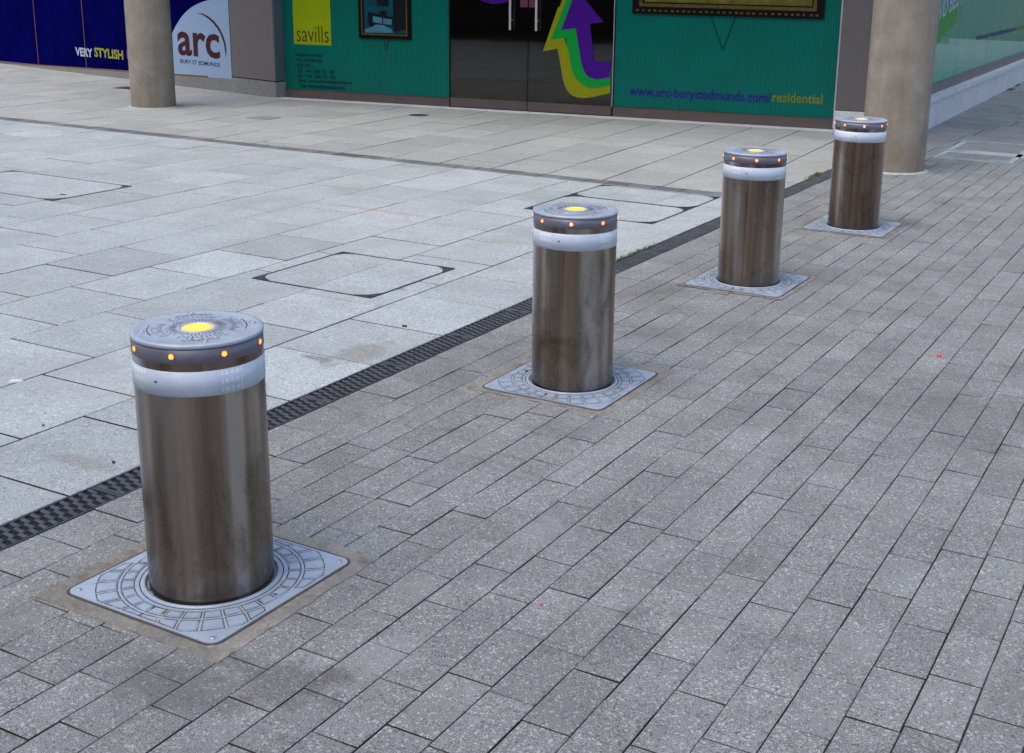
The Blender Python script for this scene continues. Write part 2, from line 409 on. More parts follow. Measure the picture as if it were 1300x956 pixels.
M['moss'] = plain('moss', (.10, .155, .02), .9, noise_amt=.5, noise_scale=120)
M['leafb'] = plain('dry_leaf', (.13, .06, .03), .8, noise_amt=.3, noise_scale=100)

# ------------------------------------------------------------------ paving
def slab(mb, x0, x1, y0, y1, g, b=.003, zj=.0009, tilt=.0010, gy=None):
    gy = gy or g*1.15
    x0 += g/2; x1 -= g/2; y0 += gy/2; y1 -= gy/2
    if x1 - x0 < .02 or y1 - y0 < .02: return
    mb.tone = min(1, max(0, rnd.gauss(.5, .22)))
    dz = rnd.uniform(-zj, zj); tx = rnd.uniform(-tilt, tilt)/max(.1, x1-x0)*2; ty = rnd.uniform(-tilt, tilt)/max(.1, y1-y0)*2
    cx, cy = (x0+x1)/2, (y0+y1)/2
    j = lambda: rnd.uniform(-.0011, .0011)
    r = [(x0+j(), y0+j()), (x1+j(), y0+j()), (x1+j(), y1+j()), (x0+j(), y1+j())]
    q = [(r[0][0]+b, r[0][1]+b), (r[1][0]-b, r[1][1]+b), (r[2][0]-b, r[2][1]-b), (r[3][0]+b, r[3][1]-b)]
    H = lambda x, y: dz + (x-cx)*tx*.5 + (y-cy)*ty*.5
    v = [(x, y, -.02) for x, y in r] + [(x, y, H(x, y) - b*.8) for x, y in r] + [(x, y, H(x, y)) for x, y in q]
    mb.mat = 1; mb.idx(v, [(i, (i+1) % 4, 4+(i+1) % 4, 4+i) for i in range(4)]); mb.mat = 0
    mb.idx(v, [(8, 9, 10, 11)] + [(4+i, 4+(i+1) % 4, 8+(i+1) % 4, 8+i) for i in range(4)])

XD0, XD1 = -2.984, -2.846            # the drain's two edges
YB0, YB1 = 8.50, 8.66                # the sett band
# ground sheet reaching the horizon, and the sand bed that shows in the joints
g = MB(); g.box(-260, 260, -200, 320, -.9, -.0075); tag(g.build('ground', M['bed']), kind='structure')
# light granite slabs, half-bond
mb = MB()
xs = [XD0, -3.503, -4.015, -4.524, -5.032, -5.536, -6.042]
while xs[-1] > -20: xs.append(xs[-1] - .508)
for k in range(len(xs) - 1):
    y = (2.922 if k % 2 == 0 else 3.170) - .5115*8
    while y < YB0 - .02:
        y1 = y + .5115
        if y1 > YB0: y1 = YB0
        if YB0 - y1 < .06: y1 = YB0
        slab(mb, xs[k+1], xs[k], y, y1, .0085); y = y1
tag(mb.build('light_paving', [M['light'], M['bed']]), kind='structure')
# dark setts of the band
mb = MB(); x = XD0
while x > -20:
    w = rnd.uniform(.16, .24); slab(mb, x - w, x, YB0, YB1, .007, b=.006, zj=.002, tilt=.003); x -= w
tag(mb.build('sett_band', [M['sett'], M['bed']]), kind='structure')
# buff slabs between band and shopfronts, laid slightly askew
mb = MB(); a = math.radians(3.4); ca, sa = math.cos(a), math.sin(a)
frf = lambda x, y, z: (-3.80 + x*ca - y*sa, YB1 + x*sa + y*ca, z)
def clipped(x0, x1, y0, y1, g):
    """slab in the askew frame, cut to the band, the drain and the far end"""
    pts = [frf(x, y, 0) for x, y in ((x0, y0), (x1, y0), (x1, y1), (x0, y1))]
    if min(p[1] for p in pts) > 14.2 or max(p[1] for p in pts) < YB1: return
    def cut(poly, f):
        out = []
        for i in range(len(poly)):
            A, B = poly[i], poly[(i+1) % len(poly)]; fa, fb = f(A), f(B)
            if fa >= 0: out.append(A)
            if fa*fb < 0:
                t = fa/(fa-fb); out.append((A[0]+(B[0]-A[0])*t, A[1]+(B[1]-A[1])*t))
        return out
    h = g/2
    poly = [frf(x, y, 0)[:2] for x, y in ((x0+h, y0+h), (x1-h, y0+h), (x1-h, y1-h), (x0+h, y1-h))]
    poly = cut(poly, lambda p: p[1] - YB1 - .003)
    if poly: poly = cut(poly, lambda p: XD0 - p[0])
    if len(poly) < 3: return
    mb.tone = min(1, max(0, rnd.gauss(.5, .22))); dz = rnd.uniform(-.0012, .0012)
    cxm = sum(p[0] for p in poly)/len(poly); cym = sum(p[1] for p in poly)/len(poly)
    ins = [(cxm + (p[0]-cxm)*(1-.003/.22), cym + (p[1]-cym)*(1-.003/.22)) for p in poly]
    n = len(poly); v = [(x, y, -.02) for x, y in poly] + [(x, y, dz-.002) for x, y in poly] + [(x, y, dz) for x, y in ins]
    mb.mat = 1; mb.idx(v, [(i, (i+1) % n, n+(i+1) % n, n+i) for i in range(n)]); mb.mat = 0
    mb.idx(v, [tuple(range(2*n, 3*n))] + [(n+i, n+(i+1) % n, 2*n+(i+1) % n, 2*n+i) for i in range(n)])
for k in range(-36, 4):
    x0 = k*.505; y = -2.0 + (.30 if k % 2 else 0)
    while y < 7.5:
        h = .60 if not (k in (-1, -2)) else .60
        clipped(x0, x0 + .505, y, y + h, .0105); y += h
tag(mb.build('buff_paving', [M['far'], M['bed']]), kind='structure')
# grey pavers of the road
mb = MB()
L0, P = -.463, .1222
known = {1: 2.825, 0: 2.69, 2: 2.695, 3: 2.597, 7: 2.40, 8: 2.30, 9: 2.18, 11: 2.68, 4: 2.72, 5: 2.80, 6: 2.62, 10: 2.31}
for k in range(-46, 18):
    x1 = L0 - P*k; x0 = x1 - P
    ph = known.get(k, 2.5 + rnd.random()*.24)
    y = ph - .24*19 - (0 if k in known else rnd.uniform(-.05, .05))
    while y < 12.2:
        w = .24 if (y < 4.2 and k in known) or rnd.random() < .80 else rnd.choice((.18, .21, .27, .16))
        slab(mb, x0, x1, y, y + w, .0032, b=.0022, zj=.0011, tilt=.0012); y += w
xh = L0 - P*18
y = -2.0 + .02
while y < 12.2:
    w = rnd.choice((.12, .24, .24, .20)); slab(mb, XD1, xh, y, y + w, .0036, b=.0022, zj=.0011, tilt=.0012); y += w
# larger flags beyond the pavers
y = 12.2
while y < 34:
    w = rnd.choice((.42, .60, .60)); x = XD0 + rnd.uniform(-.3, 0)
    while x < 5.2:
        h = rnd.choice((.6, .9, .75)); slab(mb, x, x + h, y, y + w, .006, b=.003); x += h
    y += w
tag(mb.build('grey_paving', [M['dark'], M['bed']]), kind='structure')

# ------------------------------------------------------------------ drainage channel
dr = empty('drainage_channel', ((XD0+XD1)/2, 0, 0), 0, 'long black cast iron slotted drain running between light slabs and grey pavers', 'drain')
c = MB(); hw = (XD1-XD0)/2
c.box(-hw, hw, -1.5, 11.2, -.012, -.0068)
c.build('channel', M['black'], dr)  # shallow floor coloured black in place of a deep channel's shade
def grating():
    m = MB(); w = hw - .0015; Lg = .497
    for xx in (-w, w - .007): m.box(xx, xx + .007, 0, Lg, -.0066, .001, .0015)
    rows = [(-w + .009, -w + .052), (-w + .046, -w + .092), (-w + .086, w - .009)]
    for yy in (0.0, Lg - .010): m.box(-w + .007, w - .007, yy, yy + .010, -.0066, -.0008, .001)
    pitch = .0352; t = .0155
    for ri, (xa, xb) in enumerate(rows):
        for i in range(int(Lg/pitch) + 1):
            y = .004 + pitch*(i + (.5 if ri == 1 else 0)); sk = .006
            if y + sk + t > Lg - .008: continue
            q = [(xa, y+sk), (xb, y), (xb, y+t), (xa, y+sk+t)]
            qi = [(xa+.002, y+sk+.004), (xb-.002, y+.004), (xb-.002, y+t-.003), (xa+.002, y+sk+t-.003)]
            h = .0006
            v = [(x, yy, -.0066) for x, yy in q] + [(x, yy, h-.003) for x, yy in q] + [(x, yy, h) for x, yy in qi]
            m.idx(v, [(8, 9, 10, 11)] + [(k, (k+1) % 4, 4+(k+1) % 4, 4+k) for k in range(4)] + [(4+k, 4+(k+1) % 4, 8+(k+1) % 4, 8+k) for k in range(4)])
    return m
gr0 = grating().build('grating', M['iron'], dr)
gr0.location = (0, -1.0, 0)
for i in range(1, 24):
    o = gr0.copy(); col.objects.link(o); o.parent = dr; o.location = (0, -1.0 + i*.5, 0)

# ------------------------------------------------------------------ bollards
def annsec(r0, r1, a0, a1, n=4):
    return [(r1*math.cos(a0+(a1-a0)*i/n), r1*math.sin(a0+(a1-a0)*i/n)) for i in range(n+1)] + [(r0*math.cos(a1-(a1-a0)*i/n), r0*math.sin(a1-(a1-a0)*i/n)) for i in range(n+1)]
def strip(mb, pts, w, z, closed=True):
    n = len(pts)
    for i in range(n if closed else n-1):
        a = Vector(pts[i]); b = Vector(pts[(i+1) % n]); d = b - a
        if d.length < 1e-6: continue
        d.normalize(); p = Vector((-d.y, d.x))*w/2; a2 = a - d*w/2; b2 = b + d*w/2
        mb.face([(*(a2+p), z), (*(a2-p), z), (*(b2-p), z), (*(b2+p), z)])
def rrect(hx, hy, r, n=6):
    out = []
    for cx, cy, a0 in ((hx-r, hy-r, 0), (-hx+r, hy-r, PI/2), (-hx+r, -hy+r, PI), (hx-r, -hy+r, 3*PI/2)):
        out += [(cx + r*math.cos(a0 + PI/2*i/n), cy + r*math.sin(a0 + PI/2*i/n)) for i in range(n+1)]
    return out
H = .6926; RB = .1605; RL = .1628
PX, PY = .258, .262
ring = lambda mb, outer, inner, z0, z1=None: None
def bollard():
    t = empty('rising_bollard', (0, 0, 0), 0, 'x', 'bollard', 'automatic rising bollards in a row along the drain')
    # ground plate: rounded rectangle with a round opening
    m = MB(); N = 96; zt = .006
    rc = .172
    def rayrect(a, hx, hy, r):
        # distance to the rounded rectangle along angle a
        pts = rrect(hx, hy, r); best = None; d = Vector((math.cos(a), math.sin(a)))
        for i in range(len(pts)):
            p = Vector(pts[i]); q = Vector(pts[(i+1) % len(pts)]); e = q - p
            den = d.x*e.y - d.y*e.x
            if abs(den) < 1e-12: continue
            s = (p.x*e.y - p.y*e.x)/den; u = (p.x*d.y - p.y*d.x)/den
            if s > 0 and -1e-6 <= u <= 1+1e-6 and (best is None or s < best): best = s
        return best
    A = sorted(set([2*PI*k/N for k in range(N)] + [math.atan2(y, x) % (2*PI) for x, y in rrect(PX, PY, .03, 6)]))
    n = len(A)
    inn = [(rc*math.cos(a), rc*math.sin(a)) for a in A]; out = [(rayrect(a, PX, PY, .03)*math.cos(a), rayrect(a, PX, PY, .03)*math.sin(a)) for a in A]
    for i in range(n):
        j = (i+1) % n
        m.face([(*inn[i], zt), (*out[i], zt), (*out[j], zt), (*inn[j], zt)])
        m.face([(*out[i], zt), (*out[i], -.03), (*out[j], -.03), (*out[j], zt)])
        m.face([(*inn[i], -.03), (*inn[i], zt), (*inn[j], zt), (*inn[j], -.03)])
    plate_mb = m
    pl = bpy.data.objects.new('ground_plate', None)
    m = plate_mb; rr = random.Random(3)
    for q in range(4):
        ac = math.atan2(PY, PX) if q % 2 == 0 else PI - math.atan2(PY, PX); ac += PI*(q//2)
        for k in range(-3, 4):
            a0 = ac + k*.225 - .095; a1 = a0 + .190
            for r0, r1 in ((.198, .230), (.240, .292)):
                sct = annsec(r0, r1, a0, a1, 3)
                cl = lambda P_, e: [(max(-PX+e, min(PX-e, x)), max(-PY+e, min(PY-e, y))) for x, y in P_]
                sct = cl(sct, .009); ti = cl(annsec(r0+.005, r1-.005, a0+.022, a1-.022, 3), .014)
                ar = abs(sum(sct[i][0]*sct[(i+1) % 8][1] - sct[(i+1) % 8][0]*sct[i][1] for i in range(8)))/2
                if ar > .0006:
                    m.mat = 1; strip(m, sct, .0034, .0064); m.mat = 0
                    m.prism(ti, .0055, .0078)
        for sgn in (-1, 1):   # worn cast characters between the arcs
            for k in range(5):
                aa = ac + sgn*(.60 + .06*k); r0 = .207
                x, y = r0*math.cos(aa), r0*math.sin(aa)
                d1 = Vector((math.cos(aa + rr.uniform(-.7, .7)), math.sin(aa + rr.uniform(-.7, .7))))*.010
                if abs(x) < PX-.02 and abs(y) < PY-.02:
                    m.mat = 1; strip(m, [(x-d1.x, y-d1.y), (x+d1.x, y+d1.y), (x+d1.x*.4-d1.y*.9, y+d1.y*.4+d1.x*.9)], .0026, .0064, False); m.mat = 0
    bpy.data.objects.remove(pl); pl = m.build('ground_plate', [M['cast'], M['dirt']], t)
    # rusty frame round the plate
    m = MB()
    o0 = [(rayrect(a, PX+.0015, PY+.0015, .031)*math.cos(a), rayrect(a, PX+.0015, PY+.0015, .031)*math.sin(a)) for a in A]
    o1 = [(rayrect(a, PX+.008, PY+.008, .038)*math.cos(a), rayrect(a, PX+.008, PY+.008, .038)*math.sin(a)) for a in A]
    for i in range(n):
        j = (i+1) % n
        m.face([(*o0[i], .0045), (*o1[i], .0045), (*o1[j], .0045), (*o0[j], .0045)])
        m.face([(*o1[i], .0045), (*o1[i], -.02), (*o1[j], -.02), (*o1[j], .0045)])
    m.build('plate_frame', M['rust'], pl)
    m = MB(); m.lathe([(.1700, -.02), (.1700, .0085), (.1712, .0095), (.1785, .0095), (.1800, .0082), (.1800, .004)], 72)
    m.mat = 1; m.lathe([(.1830, .0064), (.1858, .0064)], 72, smooth=False); m.lathe([(.1585, -.006), (.172, -.006)], 72, smooth=False)
    m.build('collar', [M['cast'], M['black']], pl)
    for sx in (-1, 1):
        for sy in (-1, 1):
            m = MB(); m.lathe([(.008, .0062), (.008, .0078), (.0062, .0090), (.0001, .0090)], 14, cx=sx*(PX-.024), cy=sy*(PY-.024))
            m.build('fixing_screw', M['alu'], pl)
    # tube
    m = MB(); m.lathe([(RB, -.02), (RB, .5615)], 96)
    body = m.build('post', M['steel'], t)
    m = MB(); m.lathe([(RB, .5615), (RB+.0014, .5620), (RB+.0014, .6245), (RB, .6250)], 96)
    b = m.build('reflective_band', M['tape'], t)
    m = MB(); ah = math.radians(-84)   # small dark fixing in the tape
    ex, ey = math.cos(ah), math.sin(ah); tx, ty = -ey, ex; r_ = RB+.0018
    m.face([(ex*r_+tx*s*.0042, ey*r_+ty*s*.0042, .596+z*.0022) for s, z in ((-1, -1), (1, -1), (1, 1), (-1, 1))])
    m.build('fixing_hole', M['black'], b)
    m = MB(); m.lathe([(RB, .6250), (RB, .6450)], 96); m.build('upper_post', M['steel'], t)
    m = MB(); m.lathe([(RB, .6450), (RB+.0006, .6456), (RB+.0006, .6790), (RB-.003, .6800), (RB-.003, .6828)], 96)
    cs = m.build('lamp_casing', M['casing'], t)
    # lid with rim, recessed lens and cast radial pattern
    m = MB(); m.lathe([(RB-.004, .6822), (RL-.0012, .6822), (RL, .6834), (RL, .6896), (RL-.0025, .6922), (RL-.012, H), (.150, H), (.148, H-.0008), (.0465, H-.0002), (.0455, H+.0012), (.0425, H+.0012), (.0405, H-.0022), (.0370, H-.0022)], 96)
    m2 = m; z = H + .0003; m.mat = 1
    for k in range(44):
        a = 2*PI*k/44 + rr.uniform(-.008, .008)
        r0, r1 = .053 + rr.uniform(0, .002), .068 + (.007 if k % 2 else 0)
        strip(m, [(r0*math.cos(a), r0*math.sin(a)), (r1*math.cos(a), r1*math.sin(a))], .0029, z, False)
    for k in range(52):
        a = 2*PI*(k+.5)/52
        r0, r1 = .086, .094 + (.009 if k % 3 else 0)
        if k % 13 in (0, 1): continue
        strip(m, [(r0*math.cos(a), r0*math.sin(a)), (r1*math.cos(a), r1*math.sin(a))], .0026, z, False)
    for k in range(64):
        a = 2*PI*k/64
        if (k % 16) in (0, 1, 2, 3, 4, 13, 14, 15): continue
        r0 = .121; strip(m, [(r0*math.cos(a), r0*math.sin(a)), (r0*math.cos(a+.05), r0*math.sin(a+.05))], .0036, z, False)
    for k in range(32):
        a = 2*PI*k/32 + .05; r0 = .105
        if k % 8 in (0, 1, 2): continue
        strip(m, [(.109*math.cos(a), .109*math.sin(a)), (.109*math.cos(a+.09), .109*math.sin(a+.09))], .0022, z, False)
        m.mat = 0; m2.prism(annsec(.072, .080, a+.02, a+.15, 2), H-.001, H+.0012); m.mat = 1
    m.mat = 0; lid = m.build('lid', [M['lid'], M['dirt']], t)
    for q in range(4):
        a = PI/4 + q*PI/2 + .12; m = MB()
        m.lathe([(.0095, H-.001), (.0095, H+.0008), (.0085, H+.0014), (.0045, H+.0014), (.0040, H-.0002), (0, H-.0002)], 18, cx=.136*math.cos(a), cy=.136*math.sin(a))
        m.build('bolt', M['alu'], lid)
    # lens in the middle of the lid
    m = MB(); m.lathe([(.0385, 0), (.0370, .0012), (.030, .0026), (.015, .0034), (0.0001, .0036)], 40)
    ln = m.build('top_lamp', M['toplamp'], t); ln.location = (0, 0, H-.0022)
    for k in range(8):
        a = math.radians(22.5 + 45*k)
        m = MB(); m.lathe([(.0069, 0), (.0066, .0012), (.0048, .0030), (.0022, .0039), (.0001, .0041)], 20)
        L = m.build('side_lamp', M['sidelamp'], t)
        L.rotation_euler = (0, PI/2, a); L.location = ((RB+.0004)*math.cos(a), (RB+.0004)*math.sin(a), .6635)
        m = MB(); m.lathe([(.0069, -.0005), (.0069, .0011), (.0098, .0011), (.0100, -.0005)], 20)
        m.build('bezel', M['casing'], L)
    return t
BP = [(-2.236, 2.234), (-2.074+-.020, 4.191), (-2.187, 6.152), (-2.177, 7.945)]
BP = [(-2.236, 2.234), (-2.197, 4.191), (-2.187, 6.152), (-2.133, 7.945)]
lab = ['nearest and largest steel bollard, at the lower left end of the row',
       'second nearest steel bollard, near the middle of the picture beside the drain',
       'third nearest steel bollard, below the web address on the green window',
       'farthest and smallest steel bollard, partly in front of the right concrete column']
b0 = bollard()
bs = [b0] + [copy_tree(b0) for _ in range(3)]
for o, (x, y), L in zip(bs, BP, lab):
    o.location = (x, y, 0); o.rotation_euler = (0, 0, -.017 if o is b0 else 0); o['label'] = L
# on the three farther posts the lamp facing the viewer shines redder
for o in bs[1:]:
    L = [c for c in bpy.data.objects if c.parent == o and c.name.startswith('side_lamp')]
    L.sort(key=lambda c: (c.location.x - (RB+.0004)*math.cos(math.radians(292.5)))**2 + (c.location.y - (RB+.0004)*math.sin(math.radians(292.5)))**2)
    L[0].data = L[0].data.copy(); L[0].data.materials[0] = M['redlamp']; L[0]['label'] = 'red glowing front lamp'
# mortar beds round the plates
def mortar(x, y, wx0, wx1, wy0, wy1, seed):
    r = random.Random(seed); m = MB()
    def edge(hx0, hx1, hy0, hy1, jit):
        pts = []
        n = 22
        for (xa, ya), (xb, yb) in (((-hx0, -hy0), (hx1, -hy0)), ((hx1, -hy0), (hx1, hy1)), ((hx1, hy1), (-hx0, hy1)), ((-hx0, hy1), (-hx0, -hy0))):
            for i in range(n):
                s = i/n; j = (r.uniform(-1, 1), r.uniform(-1, 1)) if jit and 0 < i else (0, 0)
                pts.append((x + xa + (xb-xa)*s + j[0]*jit, y + ya + (yb-ya)*s + j[1]*jit))
        return pts
    a = edge(PX-.012, PX-.012, PY-.012, PY-.012, 0)
    ins = [a, edge(PX+.03, PX+.03, PY+.03, PY+.03, .004), edge(PX+wx0-.004, PX+wx1-.004, PY+wy0-.004, PY+wy1-.004, .003), edge(PX+wx0, PX+wx1, PY+wy0, PY+wy1, .006)]
    zs = [.0032, .0034, .0026, -.006]; n = len(a)
    v = []
    for P_, z in zip(ins, zs): v += [(p[0], p[1], z + (r.uniform(-.0006, .0006) if z > 0 else 0)) for p in P_]
    m.idx(v, [(j*n+i, (j+1)*n+i, (j+1)*n+(i+1) % n, j*n+(i+1) % n) for j in range(3) for i in range(n)])
    return tag(m.build('mortar_bed', M['mortar']), kind='structure')
mortar(*BP[0], .062, .058, .052, .060, 1); mortar(*BP[1], .055, .045, .036, .075, 2); mortar(*BP[2], .035, .030, .025, .08, 3); mortar(*BP[3], .04, .03, .03, .08, 4)

# ------------------------------------------------------------------ recessed covers in the light paving
def cover(x0, x1, y0, y1, label, tri, splits_x, splits_y, group='recessed paving covers with metal corners', metal='covermetal', infill='light'):
    t = empty('access_cover', ((x0+x1)/2, (y0+y1)/2, 0), 0, label, 'access cover', group)
    hx, hy = (x1-x0)/2, (y1-y0)/2
    m = MB(); w = .0085; z = .0034
    for X0, X1, Y0, Y1 in ((-hx, hx, -hy, -hy+w), (-hx, hx, hy-w, hy), (-hx, -hx+w, -hy+w, hy-w), (hx-w, hx, -hy+w, hy-w)): m.box(X0, X1, Y0, Y1, -.01, z)
    m.build('frame', M[metal], t)  # dark metal edge, its tone also standing for the recess's shadow gap
    m = MB(); xs_ = [-hx+w+.003] + [s-(x0+x1)/2 for s in splits_x] + [hx-w-.003]; ys_ = [-hy+w+.003] + [s-(y0+y1)/2 for s in splits_y] + [hy-w-.003]
    for i in range(len(xs_)-1):
        for j in range(len(ys_)-1):
            m.tone = rnd.gauss(.5, .15); m.box(xs_[i]+.002, xs_[i+1]-.002, ys_[j]+.002, ys_[j+1]-.002, -.01, .0030, .0015)
    m.build('infill_slab', M[infill], t)
    m = MB(); m.box(-hx+.002, hx-.002, -hy+.002, hy-.002, -.012, .0012); m.build('tray', M['bed'], t)
    for (sx, sy) in tri:
        m = MB(); s = .125; a = (sx*(hx-.001), sy*(hy-.001))
        P3 = [a, (a[0]-sx*s, a[1]), (a[0]-sx*.045, a[1]-sy*.045), (a[0], a[1]-sy*s)]
        if sx*sy < 0: P3 = P3[::-1]
        m.prism(P3, 0, .0048)
        q = MB(); cxx, cyy = a[0]-sx*.020, a[1]-sy*.020
        q.lathe([(.007, .0049), (.004, .0056), (0.0001, .0056)], 12, cx=cxx, cy=cyy)
        k = m.build('corner_plate', M[metal], t); q.build('keyhole', M['black'], k)
    return t
ALL4 = ((-1, -1), (1, -1), (1, 1), (-1, 1))
cover(-4.395, -3.636, 4.795, 5.547, 'square recessed cover in the light slabs left of the second bollard, corners in dark metal', ALL4, [-4.02], [5.40])
cover(-8.25, -6.985, 5.735, 6.428, 'wide recessed cover in the light slabs at the left edge of the picture', ALL4, [-7.6], [6.1])
cover(-4.205, -3.250, 7.270, 7.905, 'nearer half of the paired recessed covers beyond the second bollard', ALL4, [-3.72], [7.6])
cover(-4.205, -3.250, 7.912, 8.455, 'farther half of the paired recessed covers, touching the dark sett band', ALL4, [-3.95, -3.55], [8.2])
# inspection cover in the road at right
rc_ = empty('inspection_cover', (-2.07, 12.2, 0), 0, 'pale metal framed inspection cover in the road right of the concrete column', 'access cover')
m = MB(); hx, hy = .34, .70
for X0, X1, Y0, Y1 in ((-hx, hx, -hy, -hy+.03), (-hx, hx, hy-.03, hy), (-hx, -hx+.05, -hy+.03, hy-.03), (hx-.05, hx, -hy+.03, hy-.03), (-hx+.05, 1.1, -.26, -.05), (hx, 1.1, .42, .62)): m.box(X0, X1, Y0, Y1, -.01, .006)
m.build('frame', M['light'], rc_)
m = MB(); m.box(-hx+.052, hx-.052, -hy+.032, -.262, -.01, .004); m.box(-hx+.052, hx-.052, -.048, hy-.032, -.01, .004); m.build('infill', M['dark'], rc_)
m = MB()
for (x, y) in ((-hx+.02, -hy+.02), (-hx+.02, -.2), (-hx+.02, hy-.15), (hx-.2, -hy+.02)):
    m = MB(); m.box(x, x+.16, y, y+.12, -.01, .0085); m.build('corner_plate', M['greenmetal'], rc_)
# small floor plates near the shopfront
def small(name, x, y, hx, hy, mat, label, rz=.1):
    m = MB(); m.prism(rrect(hx, hy, min(hx, hy)*.15, 3), -.01, .0035)
    r_ = rrect(hx*.86, hy*.86, min(hx, hy)*.12, 3); m.prism(r_, .003, .0045)
    o = m.build(name, mat); o.location = (x, y, 0); o.rotation_euler = (0, 0, rz); return tag(o, label, 'drain cover')
small('floor_plate', -9.07, 10.20, .14, .13, M['greenmetal'], 'small pale grey square plate set in the buff slabs right of the left column')
small('floor_plate', -12.55, 11.62, .16, .13, M['iron'], 'small dark plate set in the slabs just left of the left column')
m = MB(); m.lathe([(.105, -.01), (.105, .003), (.095, .0042), (.085, .0030), (0.0001, .0030)], 32)
tag(m.build('round_gully', M['iron']), 'small round dark gully cover in the slabs in front of the left window', 'drain cover').location = (-7.93, 11.39, 0)

# ------------------------------------------------------------------ concrete columns
def column(x, y, r, h, label, seed, lean=0):
    t = empty('concrete_column', (x, y, 0), seed, label, 'column', 'round concrete columns in front of the building')
    m = MB(); R_ = random.Random(seed); n = 64
    zs = [0, .01, .05] + [i*.25 for i in range(1, int(h/.25)+1)]
    v = []; f = []
    for z in zs:
        e = 1 + (.012 if z < .02 else 0)
        v += [(r*e*math.cos(2*PI*k/n)*(1+.0035*math.sin(3*k+z*4)), r*e*math.sin(2*PI*k/n), z) for k in range(n)]
    for j in range(len(zs)-1): f += [(j*n+k, j*n+(k+1) % n, (j+1)*n+(k+1) % n, (j+1)*n+k) for k in range(n)]
    m.idx(v, f, True); m.build('shaft', M['concrete'], t)
    m = MB(); v = []
    for rr_, z in ((r-.002, .012), (r+.018, .008), (r+.035, .001)): v += [(rr_*(1+(R_.uniform(-.03, .06) if z < .01 else 0))*math.cos(2*PI*k/n), rr_*(1+(R_.uniform(-.02, .04) if z < .01 else 0))*math.sin(2*PI*k/n), z) for k in range(n)]
    m.idx(v, [(j*n+k, (j+1)*n+k, (j+1)*n+(k+1) % n, j*n+(k+1) % n) for j in range(2) for k in range(n)], True)
    m.build('mortar_skirt', M['light'], t)
    return t
c1 = column(-10.725, 10.27, .238, 4.6, 'thick round concrete column at upper left, in front of the navy hoarding', 1)
c2 = column(-2.545, 10.56, .262, 4.6, 'thick round concrete column at upper right, standing behind the farthest bollard', 2)
m = MB(); aa = math.atan2(-10.33, 10.70) ; r_ = .240   # sticker on the left column, facing the square
aa = math.radians(-50)
for i in range(4):
    a0, a1 = aa + (i-2)*.055, aa + (i-1)*.055
    m.face([(r_*math.cos(a0), r_*math.sin(a0), .275), (r_*math.cos(a1), r_*math.sin(a1), .275), (r_*math.cos(a1), r_*math.sin(a1), .37), (r_*math.cos(a0), r_*math.sin(a0), .37)])
s_ = m.build('sticker', M['stick'], c1); s_.rotation_euler = (0, 0, -1)

# ------------------------------------------------------------------ frames for the facades:  u along, z up, d towards the viewer
class Frame:
    def __init__(s, p0, p1):
        s.p = Vector(p0); s.d = (Vector(p1) - s.p).normalized(); s.n = Vector((s.d.y, -s.d.x)); s.rz = math.atan2(s.d.y, s.d.x)
    def emp(s, name, u, label, cat, d=0, z=0, group=None):
        q = s.p + s.d*u + s.n*d; e = empty(name, (q.x, q.y, z), s.rz, label, cat, group); return e
def P2(mb, u0, u1, z0, z1, d0, d1, b=0):      # box in local frame: x = u, -y = towards viewer
    mb.box(u0, u1, -d1, -d0, z0, z1)
def poly(mb, pts, d0, d1):                   # flat outline in the facade plane with a little thickness
    n = len(pts)
    mb.face([(u, -d1, z) for u, z in pts]); mb.face([(u, -d0, z) for u, z in pts][::-1])
    for i in range(n):
        a, b = pts[i], pts[(i+1) % n]; mb.face([(a[0], -d0, a[1]), (b[0], -d0, b[1]), (b[0], -d1, b[1]), (a[0], -d1, a[1])])
def lettering(name, body, mat, parent, u0, u1, z0, z1, d, weight=0, shear=0, slope=0, keep=False, thick=.0012, depth=1.0):
    """writing fitted into the box u0..u1, z0..z1 of the facade frame"""
    cu = bpy.data.curves.new(name, 'FONT'); cu.body = body; cu.size = 1; cu.offset = weight; cu.extrude = 0; cu.shear = shear
    cu.resolution_u = 3
    o = bpy.data.objects.new('tmp', cu); col.objects.link(o)
    dg = bpy.context.evaluated_depsgraph_get(); dg.update()
    me = bpy.data.meshes.new_from_object(o.evaluated_get(dg)); bpy.data.objects.remove(o)
    xs_ = [v.co.x for v in me.vertices]; ys_ = [v.co.y for v in me.vertices]
    a, b, c_, e = min(xs_), max(xs_), min(ys_), max(ys_)
    for v in me.vertices:
        u = u0 + (v.co.x - a)/(b - a)*(u1 - u0); z = z0 + (v.co.y - c_)/(e - c_)*(z1 - z0) + slope*(u - u0)*0
        v.co = (u, -d, z + slope*(u-u0))
    me.materials.clear(); me.materials.append(mat); me.name = name
    r = bpy.data.objects.new(name, me); col.objects.link(r); r.parent = parent; return r

# ---- front shop
F1 = Frame((-10.3, 11.9624), (-3.755, 12.948))
ULEN = 7.46
shop = F1.emp('shop_building', 0, 'building with green glazed shopfront, dark glass doors and taupe pillar behind the paved square', 'building')
def window(name, u0, u1, mat, rail=.105, top=3.0, label=None):
    m = MB(); P2(m, u0, u1, rail+.002, top, -.03, 0); w = m.build(name, mat, shop)
    m = MB(); P2(m, u0, u1, .004, rail, -.03, .012); P2(m, u0, u1, rail-.003, rail, .012, .016); m.build('bottom_rail', M['brownmetal'], w)
    return w
w1 = window('green_window', .03, 2.205, M['green'], .105); w1['label'] = 'left green printed window with small dark contact text'
w2 = window('green_window', 4.192, 6.600, M['green'], .115); w2['label'] = 'right green printed window with web address'
for a_, b_ in ((2.205, 2.214), (4.170, 4.190)):
    m = MB(); P2(m, a_, b_, .0, 3.0, -.03, .014); m.build('mullion', M['seal'], shop)
